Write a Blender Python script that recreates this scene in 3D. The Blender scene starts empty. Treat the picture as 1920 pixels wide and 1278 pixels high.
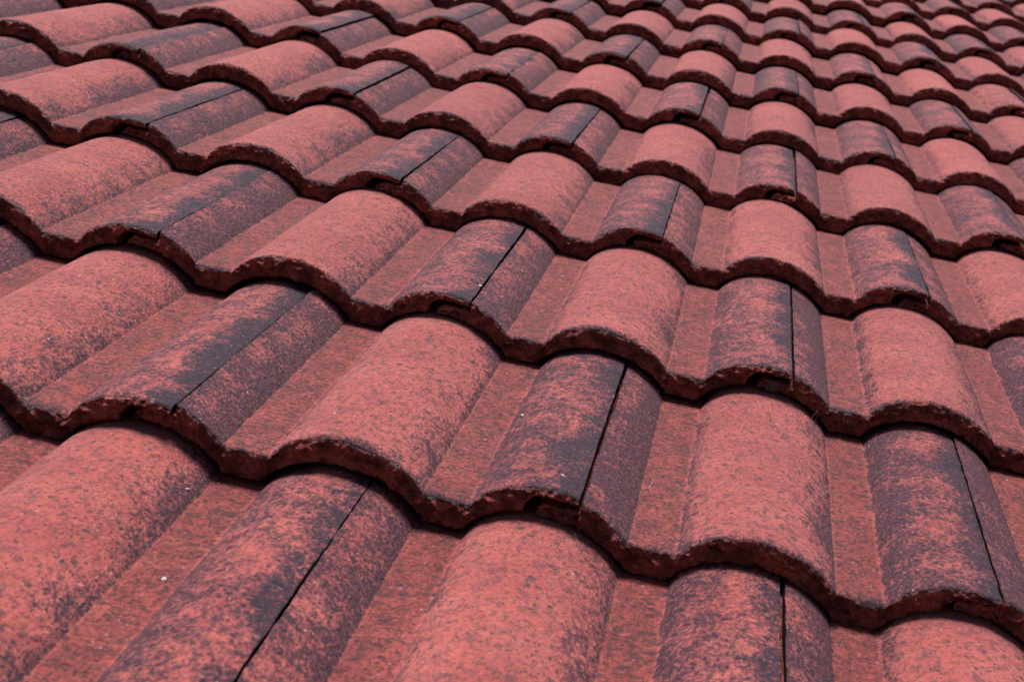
import bpy, bmesh, math, random
from mathutils import Vector, Matrix, noise

# ------------------------------------------------------------------ constants
P = 0.300            # cover width of a tile
G = 0.4009           # exposed length of a course
D = 0.0232           # drop of the tile bed over one course
PITCH = math.radians(20)
LIFT = 3.2
ROOF = Matrix.Translation((0, 0, LIFT)) @ Matrix.Rotation(PITCH, 4, 'X')   # roof frame -> world

# ------------------------------------------------------------------ camera
sc = bpy.context.scene
right = Vector((0.97165183, 0.14843002, 0.18401424))
down = Vector((0.22022118, -0.28512271, -0.93284922))
fwd = Vector((-0.08599619, 0.94692849, -0.30973744))
CAM = Vector((0.34074067, -1.22199228, 0.51104237))
cd = bpy.data.cameras.new('camera')
cd.sensor_width = 36.0
cd.lens = 3500 / 1920 * 36.0
cd.clip_start = 0.02
cd.clip_end = 3000
cam = bpy.data.objects.new('camera', cd)
sc.collection.objects.link(cam)
cm = Matrix((right, -down, -fwd)).transposed().to_4x4()
cm.translation = CAM
cam.matrix_world = ROOF @ cm
cd.dof.use_dof = True
cd.dof.focus_distance = 1.6
cd.dof.aperture_fstop = 18.0
sc.camera = cam

# ------------------------------------------------------------------ light
sun_dir = (ROOF.to_3x3() @ Vector((-0.20, 0.46, 0.82))).normalized()
elev = math.asin(sun_dir.z)
azim = math.atan2(sun_dir.x, sun_dir.y)
world = bpy.data.worlds.new('World')
sc.world = world
world.use_nodes = True
wn = world.node_tree
wn.nodes.clear()
sky = wn.nodes.new('ShaderNodeTexSky')
sky.sky_type = 'NISHITA'
sky.sun_disc = False
sky.sun_elevation = elev
sky.sun_rotation = azim
sky.air_density = 1.0
sky.dust_density = 2.5
bg = wn.nodes.new('ShaderNodeBackground')
bg.inputs['Strength'].default_value = 0.045
wo = wn.nodes.new('ShaderNodeOutputWorld')
wn.links.new(sky.outputs[0], bg.inputs[0])
wn.links.new(bg.outputs[0], wo.inputs[0])
sd = bpy.data.lights.new('sun', 'SUN')
sd.energy = 4.3
sd.angle = math.radians(22)
sd.color = (1.0, 0.95, 0.95)
so = bpy.data.objects.new('sun', sd)
so.rotation_euler = sun_dir.to_track_quat('Z', 'Y').to_euler()
so.location = (0, 0, 12)
sc.collection.objects.link(so)
sc.view_settings.view_transform = 'Standard'
sc.view_settings.look = 'None'
sc.view_settings.exposure = 0.33
sc.view_settings.gamma = 1.0


# ------------------------------------------------------------------ node helper
class NT:
    def __init__(s, name):
        s.m = bpy.data.materials.new(name)
        s.m.use_nodes = True
        s.t = s.m.node_tree
        s.t.nodes.clear()
        s.out = s.t.nodes.new('ShaderNodeOutputMaterial')
        s.b = s.t.nodes.new('ShaderNodeBsdfPrincipled')
        s.t.links.new(s.b.outputs[0], s.out.inputs[0])

    def put(s, sock, v):
        if isinstance(v, bpy.types.NodeSocket):
            s.t.links.new(v, sock)
        elif isinstance(v, (tuple, list)):
            sock.default_value = tuple(v) + ((1.0,) if len(v) == 3 and sock.type == 'RGBA' else ())
        else:
            sock.default_value = v

    def math(s, op, a, b=0.0, c=0.0, clamp=False):
        n = s.t.nodes.new('ShaderNodeMath')
        n.operation = op
        n.use_clamp = clamp
        for k, v in enumerate((a, b, c)):
            s.put(n.inputs[k], v)
        return n.outputs[0]

    def mr(s, v, a, b, c, d, smooth=False):
        n = s.t.nodes.new('ShaderNodeMapRange')
        n.interpolation_type = 'SMOOTHSTEP' if smooth else 'LINEAR'
        n.clamp = True
        s.put(n.inputs[0], v)
        for k, q in enumerate((a, b, c, d)):
            s.put(n.inputs[1 + k], q)
        return n.outputs[0]

    def noise(s, vec, scale, detail=3, rough=0.55, dist=0.0):
        n = s.t.nodes.new('ShaderNodeTexNoise')
        s.put(n.inputs['Vector'], vec)
        n.inputs['Scale'].default_value = scale
        n.inputs['Detail'].default_value = detail
        n.inputs['Roughness'].default_value = rough
        n.inputs['Distortion'].default_value = dist
        return n.outputs[0]

    def voro(s, vec, scale, rnd=1.0):
        n = s.t.nodes.new('ShaderNodeTexVoronoi')
        s.put(n.inputs['Vector'], vec)
        n.inputs['Scale'].default_value = scale
        n.inputs['Randomness'].default_value = rnd
        return n.outputs['Distance'], n.outputs['Color']

    def mix(s, f, a, b, blend='MIX'):
        n = s.t.nodes.new('ShaderNodeMix')
        n.data_type = 'RGBA'
        n.blend_type = blend
        s.put(n.inputs['Factor'], f)
        s.put(n.inputs['A'], a) if False else None
        s.put(n.inputs[6], a)
        s.put(n.inputs[7], b)
        return n.outputs[2]

    def vmath(s, op, a, b):
        n = s.t.nodes.new('ShaderNodeVectorMath')
        n.operation = op
        s.put(n.inputs[0], a)
        s.put(n.inputs[1], b)
        return n.outputs[0]

    def bump(s, h, strength, dist, normal=None):
        n = s.t.nodes.new('ShaderNodeBump')
        n.inputs['Strength'].default_value = strength
        n.inputs['Distance'].default_value = dist
        s.put(n.inputs['Height'], h)
        if normal is not None:
            s.put(n.inputs['Normal'], normal)
        return n.outputs[0]


def tile_coords(n):
    tc = n.t.nodes.new('ShaderNodeTexCoord')
    sep = n.t.nodes.new('ShaderNodeSeparateXYZ')
    n.put(sep.inputs[0], tc.outputs['Object'])
    oi = n.t.nodes.new('ShaderNodeObjectInfo')
    sc3 = n.t.nodes.new('ShaderNodeSeparateColor')
    n.put(sc3.inputs[0], oi.outputs['Color'])
    comb = n.t.nodes.new('ShaderNodeCombineXYZ')
    seed = n.math('MULTIPLY', sc3.outputs[2], 37.0)
    for k in range(3):
        n.put(comb.inputs[k], n.math('MULTIPLY', seed, (1.0, 1.7, 0.6)[k]))
    vec = n.vmath('ADD', tc.outputs['Object'], comb.outputs[0])
    # sc3: red = stain amount, green = tone, blue = seed ; alpha = freshness of the black seam band
    return vec, sep.outputs[0], sep.outputs[1], sc3.outputs[0], sc3.outputs[1], oi.outputs['Alpha']


def make_glaze():
    n = NT('weathered_red_concrete')
    vec, x, y, stain, tone, band = tile_coords(n)
    fl = n.vmath('MULTIPLY', vec, (1.0, 0.62, 1.0))
    big = n.noise(vec, 14, 4, 0.6)
    mott = n.noise(fl, 60, 8, 0.78)
    fine = n.noise(fl, 340, 4, 0.7)
    grit = n.noise(fl, 900, 3, 0.7)
    mid = n.noise(fl, 150, 5, 0.7)
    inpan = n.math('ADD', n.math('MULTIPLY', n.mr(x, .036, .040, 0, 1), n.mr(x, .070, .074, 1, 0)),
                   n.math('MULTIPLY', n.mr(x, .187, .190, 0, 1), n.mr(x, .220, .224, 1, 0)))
    # ---- clay red body
    red = n.mix(n.mr(big, 0.35, 0.68, 0, 1, True), (0.55, 0.078, 0.066), (0.72, 0.142, 0.112))
    red = n.mix(n.mr(n.noise(vec, 38, 6, 0.75), 0.53, 0.68, 0, 0.7, True), red, (0.64, 0.155, 0.11))
    red = n.mix(n.mr(mid, 0.47, 0.64, 0, 0.82, True), red, (0.21, 0.042, 0.044))
    red = n.mix(n.mr(fine, 0.52, 0.64, 0.0, 0.7, True), red, (0.15, 0.035, 0.040))
    red = n.mix(n.mr(fine, 0.44, 0.34, 0.0, 0.6, True), red, (0.76, 0.21, 0.165))
    # pits: dark holes in the coating, of uneven size and density
    for sc_, thr_, k_ in ((210, 0.955, 0.30), (420, 0.92, 0.33), (110, 0.975, 0.24)):
        vd, vc = n.voro(n.vmath('MULTIPLY', vec, (1.0, 0.75, 1.0)), sc_)
        sv = n.t.nodes.new('ShaderNodeSeparateColor')
        n.put(sv.inputs[0], vc)
        dens = n.math('ADD', sv.outputs[0], n.math('MULTIPLY', n.math('SUBTRACT', mott, 0.5), 0.45))
        dens = n.math('ADD', dens, n.math('MULTIPLY', inpan, 0.03))
        pit = n.math('MULTIPLY', n.mr(n.math('ADD', vd, n.math('MULTIPLY', n.math('SUBTRACT', grit, .5), .35)), k_ + .1, k_ - .05, 0, 1),
                     n.mr(dens, thr_ - .08, thr_, 0, 0.85))
        red = n.mix(pit, red, (0.060, 0.022, 0.027))
        pits = pit if sc_ == 210 else n.math('MAXIMUM', pits, pit)
    red = n.mix(1.0, red, n.mix(tone, (0.80, 0.74, 0.78), (1.08, 1.10, 1.06)), 'MULTIPLY')
    # silt plus painted occlusion shade in the channels; painted shade beneath the lap
    silt_shade = n.math('MULTIPLY', inpan, n.mr(mott, 0.40, 0.60, 0.4, 0.85, True))
    silt_shade = n.math('MAXIMUM', silt_shade, n.mr(n.math('ADD', y, n.math('MULTIPLY', n.math('SUBTRACT', mott, .5), .05)), .370, .398, 0, 0.6))
    red = n.mix(silt_shade, red, n.mix(n.mr(fine, .4, .6, 0, 1, True), (0.30, 0.050, 0.044), (0.065, 0.018, 0.018)))
    # water-drawn dark flecks lying across the channels
    fk = n.noise(n.vmath('MULTIPLY', vec, (0.55, 1.0, 1.0)), 185, 5, 0.7, 0.5)
    fthr = n.mr(n.noise(vec, 28, 3, 0.6), .35, .65, 0.60, 0.49)
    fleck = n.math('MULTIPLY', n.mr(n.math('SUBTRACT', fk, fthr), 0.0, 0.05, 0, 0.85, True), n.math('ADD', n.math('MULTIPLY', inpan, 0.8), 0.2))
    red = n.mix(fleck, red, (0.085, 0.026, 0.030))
    # ---- where the dark wash has stayed on the tile
    wob = n.math('MULTIPLY', n.math('SUBTRACT', mid, 0.5), 0.008)
    xw = n.math('ADD', x, wob)
    a = n.math('MULTIPLY', n.math('ADD', n.mr(x, .004, .036, n.mr(n.noise(vec, 16, 3, .6), .38, .62, .38, .80), 1.10), n.mr(x, .000, .012, 0.3, 0.0)), n.mr(xw, .0370, .0395, 1, 0))
    seam_w = n.mr(n.noise(vec, 9, 3, 0.6), 0.3, 0.7, .293, .262)
    b = n.math('MULTIPLY', n.mr(n.math('SUBTRACT', x, seam_w), -.022, .018, 0, 1.30), n.mr(band, 0, 1, 0.45, 1.0))
    c = n.math('MULTIPLY', n.math('MAXIMUM', n.mr(x, .178, .188, 0, 1.0), n.mr(x, .146, .187, 0.0, n.mr(n.noise(vec, 7, 2, .5), .35, .65, .30, 1.0))), n.mr(xw, .1865, .1890, 1, 0))
    d = n.math('MULTIPLY', n.mr(x, .222, .268, 0.84, 0.50), n.mr(xw, .2215, .224, 0, 1))
    lf = n.math('MULTIPLY', n.mr(x, .073, .088, 0.66, 0.0), n.mr(xw, .072, .074, 0, 1))
    e = n.math('MULTIPLY', n.mr(y, .014, .001, 0.0, 1.0), n.mr(n.noise(vec, 22, 3, .6), .35, .65, .25, .95))
    onseam = n.math('ADD', n.mr(x, .222, .226, 0, 1), n.mr(x, .036, .040, 1, 0))
    f = n.math('MULTIPLY', n.mr(y, .11, .002, 0.0, 0.80), onseam)
    tot = a
    for q in (b, c, d, e, f, lf):
        tot = n.math('MAXIMUM', tot, q)
    tot = n.math('MULTIPLY', tot, stain)
    tot = n.math('MINIMUM', tot, 1.12)
    tot = n.math('ADD', tot, n.mr(stain, 1.5, 3.0, 0.0, 1.5))
    sn = n.noise(vec, 24, 5, 0.6, 0.4)
    m = n.math('ADD', tot, n.math('MULTIPLY', n.math('SUBTRACT', sn, 0.5), 1.4))
    m = n.math('ADD', m, n.math('MULTIPLY', n.math('SUBTRACT', mott, 0.5), 1.6))
    m = n.math('ADD', m, n.math('MULTIPLY', n.math('SUBTRACT', mid, 0.5), 1.1))
    m = n.math('ADD', m, n.math('MULTIPLY', n.math('SUBTRACT', fine, 0.5), 1.7))
    mask = n.math('MULTIPLY', n.mr(m, 0.23, 0.86, 0.0, 1.0, False), n.mr(tot, 0.0, 0.35, 0.0, 1.0))
    mask = n.math('MULTIPLY', mask, n.mr(n.math('ADD', n.math('MULTIPLY', fine, .5), n.math('MULTIPLY', grit, .5)), .42, .52, .62, 1.0))
    sb = n.math('ADD', n.math('MULTIPLY', b, 0.75), n.math('MULTIPLY', n.math('SUBTRACT', sn, 0.5), 1.6))
    sb = n.math('ADD', sb, n.math('MULTIPLY', n.math('SUBTRACT', mid, 0.5), 1.3))
    sb = n.math('ADD', sb, n.math('MULTIPLY', n.math('SUBTRACT', fine, 0.5), 0.9))
    sb = n.math('ADD', sb, n.mr(y, .05, .0, 0.0, 0.22))
    solid = n.math('MULTIPLY', n.mr(sb, 0.42, 0.86, 0, 0.98), n.mr(b, 0, .3, 0, 1))
    mask = n.math('MAXIMUM', mask, n.math('MULTIPLY', solid, n.mr(stain, .5, .9, .4, 1)))
    dark = n.mix(n.mr(mid, .35, .65, 0, 1), (0.011, 0.011, 0.032), (0.064, 0.017, 0.040))
    dark = n.mix(n.math('MULTIPLY', solid, 0.8), dark, (0.011, 0.013, 0.032))
    col = n.mix(n.math('MULTIPLY', mask, 0.95), red, dark)
    # ---- pale quartz grains
    vd, vc = n.voro(vec, 330)
    sv = n.t.nodes.new('ShaderNodeSeparateColor')
    n.put(sv.inputs[0], vc)
    spk = n.math('MULTIPLY', n.mr(vd, 0.34, 0.2, 0, 1), n.mr(sv.outputs[0], n.mr(y, .001, .008, .90, .977), n.mr(y, .001, .008, .905, .982), 0, 1))
    col = n.mix(n.math('MULTIPLY', spk, 0.65), col, (0.70, 0.55, 0.53))
    vd, vc = n.voro(n.vmath('MULTIPLY', vec, (1.0, 0.7, 1.0)), 170)
    sv = n.t.nodes.new('ShaderNodeSeparateColor')
    n.put(sv.inputs[0], vc)
    spk = n.math('MULTIPLY', n.mr(n.math('ADD', vd, n.math('MULTIPLY', sv.outputs[1], .12)), 0.27, 0.20, 0, 1), n.mr(sv.outputs[0], 0.990, 0.992, 0, 1))
    col = n.mix(n.math('MULTIPLY', spk, 0.8), col, (0.70, 0.60, 0.56))
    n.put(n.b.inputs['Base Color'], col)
    n.put(n.b.inputs['Roughness'], n.math('ADD', 0.58, n.math('MULTIPLY', n.math('SUBTRACT', fine, 0.5), 0.5)))
    n.b.inputs['Specular IOR Level'].default_value = 0.38
    n.put(n.b.inputs['Sheen Weight'], n.math('MULTIPLY', n.mr(mask, 0, 1, 0.22, 0.02), n.mr(inpan, 0, 1, 1, 0.25)))
    n.b.inputs['Sheen Roughness'].default_value = 0.5
    n.b.inputs['Sheen Tint'].default_value = (1.0, 0.80, 0.80, 1)
    h = n.math('ADD', n.math('MULTIPLY', fine, 1.3), n.math('MULTIPLY', grit, 0.8))
    h = n.math('SUBTRACT', h, n.math('MULTIPLY', pits, 0.6))
    h = n.math('ADD', h, n.math('MULTIPLY', mid, 1.6))
    n.put(n.b.inputs['Normal'], n.bump(h, 1.0, 0.0026))
    return n.m


def make_core(name, dk):
    n = NT(name)
    vec, x, y, stain, tone, band = tile_coords(n)
    big = n.noise(vec, 60, 5, 0.65)
    fine = n.noise(vec, 330, 5, 0.7)
    col = n.mix(n.mr(big, 0.38, 0.62, 0, 1, True), tuple(q * dk for q in (0.20, 0.062, 0.056)), tuple(q * dk for q in (0.50, 0.135, 0.112)))
    col = n.mix(n.mr(fine, 0.5, 0.7, 0, 0.8, True), col, tuple(q * dk for q in (0.05, 0.024, 0.024)))
    vd, vc = n.voro(vec, 420)
    sv = n.t.nodes.new('ShaderNodeSeparateColor')
    n.put(sv.inputs[0], vc)
    spk = n.math('MULTIPLY', n.mr(vd, 0.34, 0.2, 0, 1), n.mr(sv.outputs[0], 0.97, 0.98, 0, 1))
    col = n.mix(n.math('MULTIPLY', spk, 0.5), col, (0.42, 0.30, 0.28))
    n.put(n.b.inputs['Base Color'], col)
    n.b.inputs['Roughness'].default_value = 1.0
    n.b.inputs['Specular IOR Level'].default_value = 0.1
    h = n.math('ADD', n.math('MULTIPLY', n.noise(vec, 150, 6, 0.7), 2.5), n.math('MULTIPLY', fine, 1.0))
    n.put(n.b.inputs['Normal'], n.bump(h, 1.0, 0.0035))
    return n.m


def make_plain(name, c1, c2, scale, rough=0.9, bumpd=0.001):
    n = NT(name)
    tc = n.t.nodes.new('ShaderNodeTexCoord')
    v = tc.outputs['Object']
    nz = n.noise(v, scale, 5, 0.65)
    n.put(n.b.inputs['Base Color'], n.mix(n.mr(nz, 0.35, 0.65, 0, 1, True), c1, c2))
    n.b.inputs['Roughness'].default_value = rough
    n.put(n.b.inputs['Normal'], n.bump(nz, 0.7, bumpd))
    return n.m


M_GLAZE = make_glaze()
M_CORE = make_core('rough_broken_concrete', 1.0)
M_RIB = make_core('rib_concrete', 1.25)
M_SOOT = make_plain('sooty_joint', (0.004, 0.003, 0.004), (0.014, 0.007, 0.009), 200, 1.0, 0.0006)
M_SOOT.node_tree.nodes['Principled BSDF'].inputs['Specular IOR Level'].default_value = 0.045


# ------------------------------------------------------------------ the tile's cross-section
HT = [(0, 0), (.03, .19), (.07, .39), (.12, .565), (.2, .76), (.29, .90), (.38, .975), (.46, 1.0), (.54, .985), (.63, .925),
      (.72, .81), (.8, .665), (.88, .465), (.94, .27), (.97, .15), (1, 0)]


def arc(x, x0, x1, h):
    """roll section, steeper on its left flank: Catmull-Rom through the measured heights"""
    t = (x - x0) / (x1 - x0)
    if t <= 0 or t >= 1: return 0.0
    k = 0
    while HT[k + 1][0] < t: k += 1
    def tan(m):
        if m == 0: return (HT[1][1] - HT[0][1]) / (HT[1][0] - HT[0][0])
        if m == len(HT) - 1: return (HT[m][1] - HT[m - 1][1]) / (HT[m][0] - HT[m - 1][0])
        return (HT[m + 1][1] - HT[m - 1][1]) / (HT[m + 1][0] - HT[m - 1][0])
    xa, ya = HT[k]; xb, yb = HT[k + 1]
    d = xb - xa
    u = (t - xa) / d
    return h * ((2 * u ** 3 - 3 * u * u + 1) * ya + (u ** 3 - 2 * u * u + u) * d * tan(k) + (3 * u * u - 2 * u ** 3) * yb + (u ** 3 - u * u) * d * tan(k + 1))


PAN = -0.0175
def top(x):                       # x in metres, measured from the tile's left seam
    x = x % P
    if x > 0.223: r = arc(x, 0.223, 0.338, 0.0258)
    elif x < 0.038: r = arc(x, -0.077, 0.038, 0.0258)
    elif 0.073 < x < 0.188: r = arc(x, 0.073, 0.188, 0.0258)
    else: r = 0.0
    return PAN + r


def bottom(x):
    # the underside: same waves, 21 mm lower, thin lip at the right-hand edge
    if x > 0.2605: return top(0.2605) - 0.0125 + 0.0088 * math.sin(math.pi / 2 * min(1.0, (x - .2605) / .011)) ** 0.8 + 0.30 * (top(min(x, .2999)) - top(.2605)) - 0.0030
    xx = x % P
    if 0.073 - .003 < xx < 0.188 + .003: r = arc(xx, 0.070, 0.191, 0.0268)
    elif xx > 0.220: r = arc(xx, 0.220, 0.341, 0.0268)
    elif xx < 0.041: r = arc(xx, -0.080, 0.041, 0.0268)
    else: r = 0.0
    return PAN - 0.0222 + r


def loft(xs, zt, zb, L, seed, nose_amp, setback=0.0, edge_r=0.0031, ystep=0.004, top_amp=0.00035):
    """closed solid lofted over the columns xs: top sheet, rounded drip edge, rough front face, underside"""
    bm = bmesh.new()
    ys = []
    q = L
    while q > 0.016:
        ys.append(q); q -= ystep
    ys += [0.014, 0.012, 0.010, 0.008, 0.0065, 0.005, 0.0038, 0.0027, 0.0017, 0.0009, 0.0003]
    NF = 13
    rows = []
    o = Vector((seed * 7.31, seed * 3.17, seed * 1.91))
    for x in xs:
        t0, b0 = zt(x), zb(x)
        col = []
        # how far the edge is nibbled back here
        nib = max(0.0, noise.fractal(Vector((x * 70, 3.3, 0)) + o, 0.7, 2.0, 4)) * 0.0038 * nose_amp
        for y in ys:
            er = edge_r * (1 + 0.7 * noise.noise(Vector((x * 90, 9.1, 0)) + o)) + nib
            dz = 0.0
            if y < er:
                k = 1 - y / er
                dz = -er * (1 - math.sqrt(max(0, 1 - k * k))) * 0.85
            z = t0 - D * y / G + dz
            z += top_amp * noise.noise(Vector((x * 120, y * 120, 0)) + o) + top_amp * 2.2 * noise.noise(Vector((x * 22, y * 14, 4)) + o)
            yy = y + setback
            xx = x
            if x > .285 or x < .012: xx += 0.0011 * noise.noise(Vector((y * 55, 1.7, 3)) + o) * (1 if x > .295 or x < .003 else .4)
            col.append(Vector((xx, yy, z)))
        zs = col[-1].z
        ze = b0 + 0.0006 * noise.noise(Vector((x * 100, 0, 7)) + o)
        for k in range(1, NF + 1):
            f = k / (NF + 1)
            z = zs + (ze - zs) * f
            env = math.sin(math.pi * min(1, f * 1.15 + 0.06)) if f < .8 else 0.75
            yy = setback - 0.0004 + nose_amp * env * (0.0048 * noise.fractal(Vector((x * 100, z * 150, 2.2)) + o, 0.6, 2.1, 4)
                                                     + 0.0021 * noise.noise(Vector((x * 340, z * 420, 5)) + o))
            if f > .88: yy += 0.0010 * (f - .88) / .12
            col.append(Vector((x, yy, z)))
        ny = 7
        for k in range(ny):
            y = 0.0035 + setback + (L - setback - 0.0035) * (k / (ny - 1)) ** 1.5
            rag = 0.0009 * noise.noise(Vector((x * 160, y * 60, 1)) + o) * nose_amp
            col.append(Vector((x, y, ze - D * y / G + rag * (1 if k else 1.6))))
        rows.append([bm.verts.new(v) for v in col])
    nr = len(rows[0])
    ntop = len(ys)
    for a in range(len(rows) - 1):
        for k in range(nr):
            k2 = (k + 1) % nr
            f = bm.faces.new((rows[a][k], rows[a][k2], rows[a + 1][k2], rows[a + 1][k]))
            f.smooth = not (ntop - 3 <= k < ntop + NF)
            f.material_index = 0 if k < ntop else 1
    # side walls, stitched in strips between the top sheet and the underside
    for ends, flip in ((rows[0], False), (rows[-1], True)):
        f = bm.faces.new(ends if flip else list(reversed(ends)))
        f.material_index = 2
    bmesh.ops.recalc_face_normals(bm, faces=bm.faces)
    return bm


def to_mesh(bm, name, mats):
    me = bpy.data.meshes.new(name)
    bm.to_mesh(me)
    bm.free()
    for m in mats: me.materials.append(m)
    return me


def xs_body():
    s = [0.0010, 0.0014, 0.0020]
    q = 0.0030
    while q < 0.2981:
        s.append(q); q += 0.00155
    s += [0.2596, 0.2604, 0.2608, 0.2616, 0.0378, 0.0382, 0.0728, 0.0732, 0.1878, 0.1882, 0.2228, 0.2232, 0.2984]
    s = sorted(s)
    r = [s[0]]
    for v in s[1:]:
        if v - r[-1] > 0.00025: r.append(v)
    return r


def xs_rib():
    return [-0.0295 + k * 0.0010 for k in range(33)]


TL = 0.445
NVAR = 6
def lean_top(dx):
    return top
body_meshes, rib_meshes = [], []
for v in range(NVAR):
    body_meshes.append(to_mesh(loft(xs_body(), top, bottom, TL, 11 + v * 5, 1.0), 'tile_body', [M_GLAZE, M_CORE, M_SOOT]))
    o_ = Vector((v * 3.3, 1, 2))
    def rt(x, o_=o_):
        # grooved upper face of the interlocking rib, tucked beneath the neighbour's lip
        base = -0.0042 - 0.0040 * max(0.0, (-x - .020) / .009) ** 2
        return base + 0.0020 * noise.noise(Vector((x * 150, 0, 0)) + o_) + min(0.0, -0.0 * x)
    def rb(x):
        return PAN - 0.0215 + arc(x, -0.080, 0.041, 0.0262)
    rib_meshes.append(to_mesh(loft(xs_rib(), rt, rb, TL, 71 + v * 3, 1.5, setback=0.0008 + 0.0008 * (v % 3), edge_r=0.0025, ystep=0.02, top_amp=0.0012), 'interlock_rib', [M_RIB, M_RIB, M_SOOT]))

# ------------------------------------------------------------------ laying the courses
col = sc.collection
def jit(i, j, k):
    return random.Random(int(i * 2) * 7919 + j * 104729 + k * 31 + 5).uniform(-1, 1)


def project(p):
    q = p - CAM
    w = q.dot(fwd)
    if w < 0.05: return None
    return 960 + 3500 * q.dot(right) / w, 639 + 3500 * q.dot(down) / w


def tile_in_view(i, j, mx, my):
    us, vs = [], []
    for a in range(7):
        for b in range(4):
            x = a / 6 * P
            y = b / 3 * G
            p = project(Vector((i * P + x, j * G + y, top(min(x, .2999)) - D * y / G)))
            if p: us.append(p[0]); vs.append(p[1])
    return us and min(us) < 1920 + mx and max(us) > -mx and min(vs) < 1278 + my and max(vs) > -my


rootmat = ROOF
def place(i, j):
    r = random.Random(int(i * 2) * 7919 + j * 104729 + 17)
    x = i * P + r.uniform(-1, 1) * 0.0008
    y = j * G + r.uniform(-1, 1) * 0.0030
    z = r.uniform(0, 1) ** 2 * 0.0032
    rz = r.uniform(-1, 1) * 0.0045
    ry = r.uniform(-1, 1) * 0.004
    root = bpy.data.objects.new('roof_tile', None)
    root.empty_display_size = 0.02
    col.objects.link(root)
    root.matrix_world = ROOF @ Matrix.Translation((x, y, z)) @ Matrix.Rotation(rz, 4, 'Z') @ Matrix.Rotation(ry, 4, 'Y')
    v = r.randrange(NVAR)
    b = bpy.data.objects.new('tile_body', body_meshes[v])
    rb = bpy.data.objects.new('interlock_rib', rib_meshes[r.randrange(NVAR)])
    st = r.uniform(0.84, 1.20)
    tn = r.uniform(0.25, 0.85)
    bd = r.uniform(0.55, 1.0)
    c = (st, tn, r.random(), bd)
    if (i, j) in TUNE:
        t = TUNE[(i, j)]
        c = (t.get('s', st), t.get('t', tn), t.get('seed', c[2]), t.get('b', bd))
    if (i, j) in TUNE and 'dx' in TUNE[(i, j)]:
        root.matrix_world = root.matrix_world @ Matrix.Translation((TUNE[(i, j)]['dx'], 0, 0))
    for o in (b, rb):
        col.objects.link(o)
        o.parent = root
        o.color = c
    root['kind'] = 'thing'
    root['category'] = 'roof tile'
    root['group'] = 'roof tiles laid in overlapping courses'
    return root


# wash and soot seen on particular tiles: s stain, t tone, b black band at the right-hand seam
TUNE = {
    (0, 0): dict(s=1.05, b=0.9, t=0.75), (-1, 0): dict(s=0.95, b=1.0, t=0.7), 
    (-0.5, -1): dict(s=0.95, b=0.55, t=0.9), (0.5, -1): dict(s=0.95, b=0.5, t=0.8), (1.5, -1): dict(s=1.15, b=0.6, t=0.6),
    (0.5, 1): dict(s=0.95, b=1.0, t=0.6), (-0.5, 1): dict(s=1.0, b=0.9, t=0.6), (1.5, 1): dict(s=1.25, b=0.5, t=0.55),
    (-1.5, 1): dict(s=0.95, b=1.0, t=0.6), (2, 0): dict(s=1.25, b=0.8, dx=-0.0023), (1, 0): dict(s=1.15, b=1.0, t=0.5), (0, 2): dict(s=0.95, b=1.0), (1, 2): dict(s=0.9, b=1.0),
    (-1, 2): dict(s=1.0, b=1.0), (-2, 2): dict(s=1.1, b=1.0), (-0.5, 3): dict(s=0.95, b=1.0), (0.5, 3): dict(s=0.9, b=0.8),
    (-1.5, 5): dict(s=1.3, b=1.0), (3, 12): dict(s=3.0, b=1.0, t=0.1), (2, 6): dict(t=0.9, s=0.7),
}
# tiles the frame shows, course by course from the lowest: left seam of the first and of the last that is more than a sliver
SHOWN = {-1: (-0.5, 1.5), 0: (-1, 2), 1: (-1.5, 1.5), 2: (-2, 2), 3: (-1.5 - 1, 1.5), 4: (-2, 2), 5: (-1.5, 2.5), 6: (-1, 2),
         7: (-0.5, 2.5), 8: (1, 3), 9: (1.5, 2.5), 10: (2, 3), 11: (2.5, 3.5), 12: (3, 3)}
ORD = ['first', 'second', 'third', 'fourth', 'fifth', 'sixth', 'seventh', 'eighth', 'ninth', 'tenth', 'eleventh', 'twelfth',
       'thirteenth', 'fourteenth']


def describe(i, j, c):
    st, tn, _, bd = c
    far = j > 5
    hue = 'dark slate grey' if st > 2 else ('pale pinkish red' if far else ('bright brick red' if tn > .68 else 'weathered red' if tn > .45 else 'dull dark red'))
    if st > 2: mark = 'tile blackened all over'
    elif far: mark = 'tile with two rolls' if bd < .8 else 'tile with greyed seam roll'
    elif bd > .85 and st > 1.0: mark = 'tile with heavy black stains'
    elif bd > .85: mark = 'tile with black right edge'
    elif st > 1.0: mark = 'tile with purple left flank'
    else: mark = 'tile with faint dark mottling'
    cname = 'lowest course' if j == -1 else ORD[min(j + 1, 13)] + ' course up'
    if j in SHOWN:
        lo, hi = SHOWN[j]
        if lo <= i <= hi:
            if lo == hi: where = 'in the top right corner'
            else:
                k = int(round(i - lo))
                if k == 0: where = 'leftmost, ' + cname
                elif i == hi: where = 'rightmost, ' + cname
                else: where = ORD[k] + ' from left, ' + cname
            return '%s %s, %s' % (hue, mark, where)
        n = int(round(lo - i)) if i < lo else int(round(i - hi))
        side = 'left' if i < lo else 'right'
        if n == 1: return '%s tile at the %s edge of the frame, %s' % (hue, side, cname)
        return '%s tile beyond the %s frame edge, %s out, %s' % (hue, side, ORD[n - 1], cname)
    if j < -1: return 'red tile below the frame, %s counted from left, %s row down' % (ORD[max(0, int(i + 3))], ORD[-j - 2])
    return 'pale red tile above the frame, course %d, %s from left' % (j + 2, ORD[max(0, min(13, int(i + 3)))])


for j in range(-3, 16):
    k = -8
    while k < 9:
        i = (0.0 if j % 2 == 0 else 0.5) + k
        k += 1
        if not tile_in_view(i, j, 520, 150): continue
        root = place(i, j)
        root['label'] = describe(i, j, root.children[0].color[:])

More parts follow.
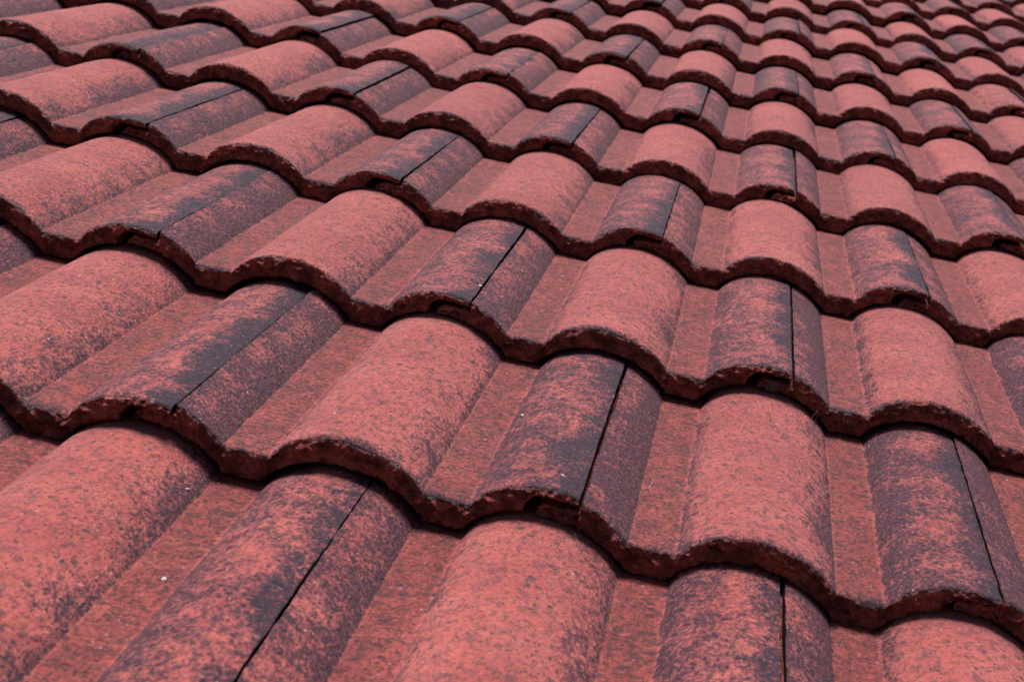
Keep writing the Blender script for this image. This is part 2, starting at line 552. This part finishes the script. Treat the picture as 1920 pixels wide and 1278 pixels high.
# ------------------------------------------------------------------ setting
M_DECK = make_plain('dark_roofing_felt', (0.012, 0.010, 0.011), (0.022, 0.018, 0.018), 60)
bm = bmesh.new()
vs = [bm.verts.new(v) for v in ((-5, -1.6, -.062), (6, -1.6, -.062), (6, 12, -.062), (-5, 12, -.062))]
bm.faces.new(vs)
me = to_mesh(bm, 'roof_underlay', [M_DECK])
dk = bpy.data.objects.new('roof_underlay', me)
col.objects.link(dk)
dk.matrix_world = ROOF
dk['kind'] = 'structure'
M_GR = make_plain('dry_ground', (0.10, 0.09, 0.06), (0.17, 0.15, 0.11), 0.5, 1.0, 0.02)
bm = bmesh.new()
bm.faces.new([bm.verts.new(v) for v in ((-800, -800, 0), (800, -800, 0), (800, 800, 0), (-800, 800, 0))])
gr = bpy.data.objects.new('ground', to_mesh(bm, 'ground', [M_GR]))
col.objects.link(gr)
gr['kind'] = 'structure'

# ------------------------------------------------------------------ small litter on the tiles
M_STRAW = make_plain('dry_straw', (0.34, 0.24, 0.17), (0.44, 0.33, 0.24), 300, 0.7, 0.0001)
M_NEEDLE = make_plain('dark_needle', (0.035, 0.016, 0.018), (0.07, 0.03, 0.03), 300, 0.7, 0.0001)
M_CHIP = make_plain('pale_grit', (0.60, 0.52, 0.48), (0.80, 0.74, 0.70), 900, 0.7, 0.0003)
M_LUMP = make_plain('grey_brown_mortar', (0.055, 0.035, 0.033), (0.16, 0.09, 0.08), 400, 0.95, 0.001)


bpy.context.view_layer.update()
DG = bpy.context.evaluated_depsgraph_get()
RI = ROOF.inverted()


def snap(p):
    """drop a point of the roof frame onto whatever tile surface lies there"""
    o = ROOF @ Vector((p[0], p[1], 0.2))
    hit, loc, nrm, idx, ob, mt = sc.ray_cast(DG, o, ROOF.to_3x3() @ Vector((0, 0, -1)))
    return (RI @ loc).z if hit else p[2]


def blade(name, pts, rad, mat, label, cat, group=None, flat=False):
    bm = bmesh.new()
    rings = []
    n = 9
    lift = snap(pts[0]) - pts[0][2] + rad if flat else 0.0
    P3 = [Vector(p) + Vector((0, 0, lift)) for p in pts]
    if flat: P3[2].z = snap(pts[2]) + rad
    def at(t):
        a, b, c = P3
        return a * (1 - t) ** 2 + b * 2 * t * (1 - t) + c * t * t
    for k in range(n):
        t = k / (n - 1)
        p = at(t)
        d = (at(min(1, t + .02)) - at(max(0, t - .02))).normalized()
        u = d.cross(Vector((0, 0, 1)))
        u = u.normalized() if u.length > 1e-4 else Vector((1, 0, 0))
        w = d.cross(u)
        rr = rad * (1 - 0.75 * t)
        rings.append([bm.verts.new(p - P3[0] + (u * math.cos(q * math.pi / 3) + w * math.sin(q * math.pi / 3)) * rr) for q in range(6)])
    for a in range(n - 1):
        for q in range(6):
            bm.faces.new((rings[a][q], rings[a][(q + 1) % 6], rings[a + 1][(q + 1) % 6], rings[a + 1][q])).smooth = True
    bm.faces.new(list(reversed(rings[0])))
    bm.faces.new(rings[-1])
    o = bpy.data.objects.new(name, to_mesh(bm, name, [mat]))
    col.objects.link(o)
    o.matrix_world = ROOF @ Matrix.Translation(P3[0])
    o['kind'] = 'thing'
    o['label'] = label
    o['category'] = cat
    if group: o['group'] = group


def chip(name, p, size, mat, label, cat, seed, sub=2, group=None, snap_it=True):
    bm = bmesh.new()
    bmesh.ops.create_icosphere(bm, subdivisions=sub, radius=1.0)
    o = Vector((seed * 5.1, seed * 2.3, 0))
    for v in bm.verts:
        k = 1 + 0.45 * noise.noise(v.co * 1.3 + o) + 0.22 * noise.noise(v.co * 3.6 + o)
        v.co = Vector((v.co.x * size[0], v.co.y * size[1], v.co.z * size[2])) * k
    ob = bpy.data.objects.new(name, to_mesh(bm, name, [mat]))
    col.objects.link(ob)
    ob.matrix_world = ROOF @ Matrix.Translation(Vector((p[0], p[1], (snap(p) if snap_it else p[2]) + size[2] * .4))) @ Matrix.Rotation(seed * 1.1, 4, 'Z')
    ob['kind'] = 'thing'
    ob['label'] = label
    ob['category'] = cat
    if group: ob['group'] = group


blade('dry_grass_blade', ((.4728, .3865, -.0262), (.4735, .3830, -.0195), (.4775, .3870, -.0150)), .00022, M_STRAW, 'pale bent grass blade caught under a tile nose right of centre', 'grass blade', 'wisps of dry grass')
blade('dry_grass_blade', ((.4765, .3860, -.0292), (.4785, .3835, -.0220), (.4760, .3845, -.0140)), .00018, M_STRAW, 'dark tipped upright grass wisp beside the bent pale blade', 'grass blade', 'wisps of dry grass')
blade('dry_grass_blade', ((.3441, .128, -.0242), (.3475, .146, -.0236), (.3450, .1599, -.0262)), .00035, M_STRAW, 'short straw wisp lying flat in the red channel right of the black seam', 'grass blade', 'wisps of dry grass', True)
blade('dark_needle', ((.4331, .312, -.0095), (.4338, .326, -.0096), (.4330, .341, -.0112)), .00035, M_NEEDLE, 'thin dark needle lying lengthwise on the crest of a red roll', 'needle', None, True)
for q, (p, sz, lb) in enumerate([
        ((.1475, .4675, .0030), (.0021, .0013, .0008), 'white grit chip beside the seam near the picture centre'),
        ((.2314, .2058, -.0212), (.0022, .0011, .0009), 'pale grit chip on the shaded left flank of a central roll'),
        ((.2817, .0341, .0066), (.0014, .0012, .0008), 'greenish white grit chip near the nose of the central stained roll'),
        ((.0620, -.1927, -.0297), (.0019, .0015, .0010), 'cream pebble in the red channel at lower left'),
        ((.0314, -.0532, -.0310), (.0009, .0022, .0008), 'slim white shard low on a right flank at lower left'),
        ((-.3037, .6196, -.0056), (.0019, .0016, .0009), 'white grit chip on a roll crest at upper left')]):
    chip('grit_chip', p, sz, M_CHIP, lb, 'grit chip', q + 1, 2, 'loose grit chips on the tiles')
chip('mortar_lump', (.4343, .4055, -.0105), (.0075, .0055, .0052), M_LUMP, 'rough grey brown mortar lump wedged under a lip right of centre', 'mortar lump', 9, 4, None, False)
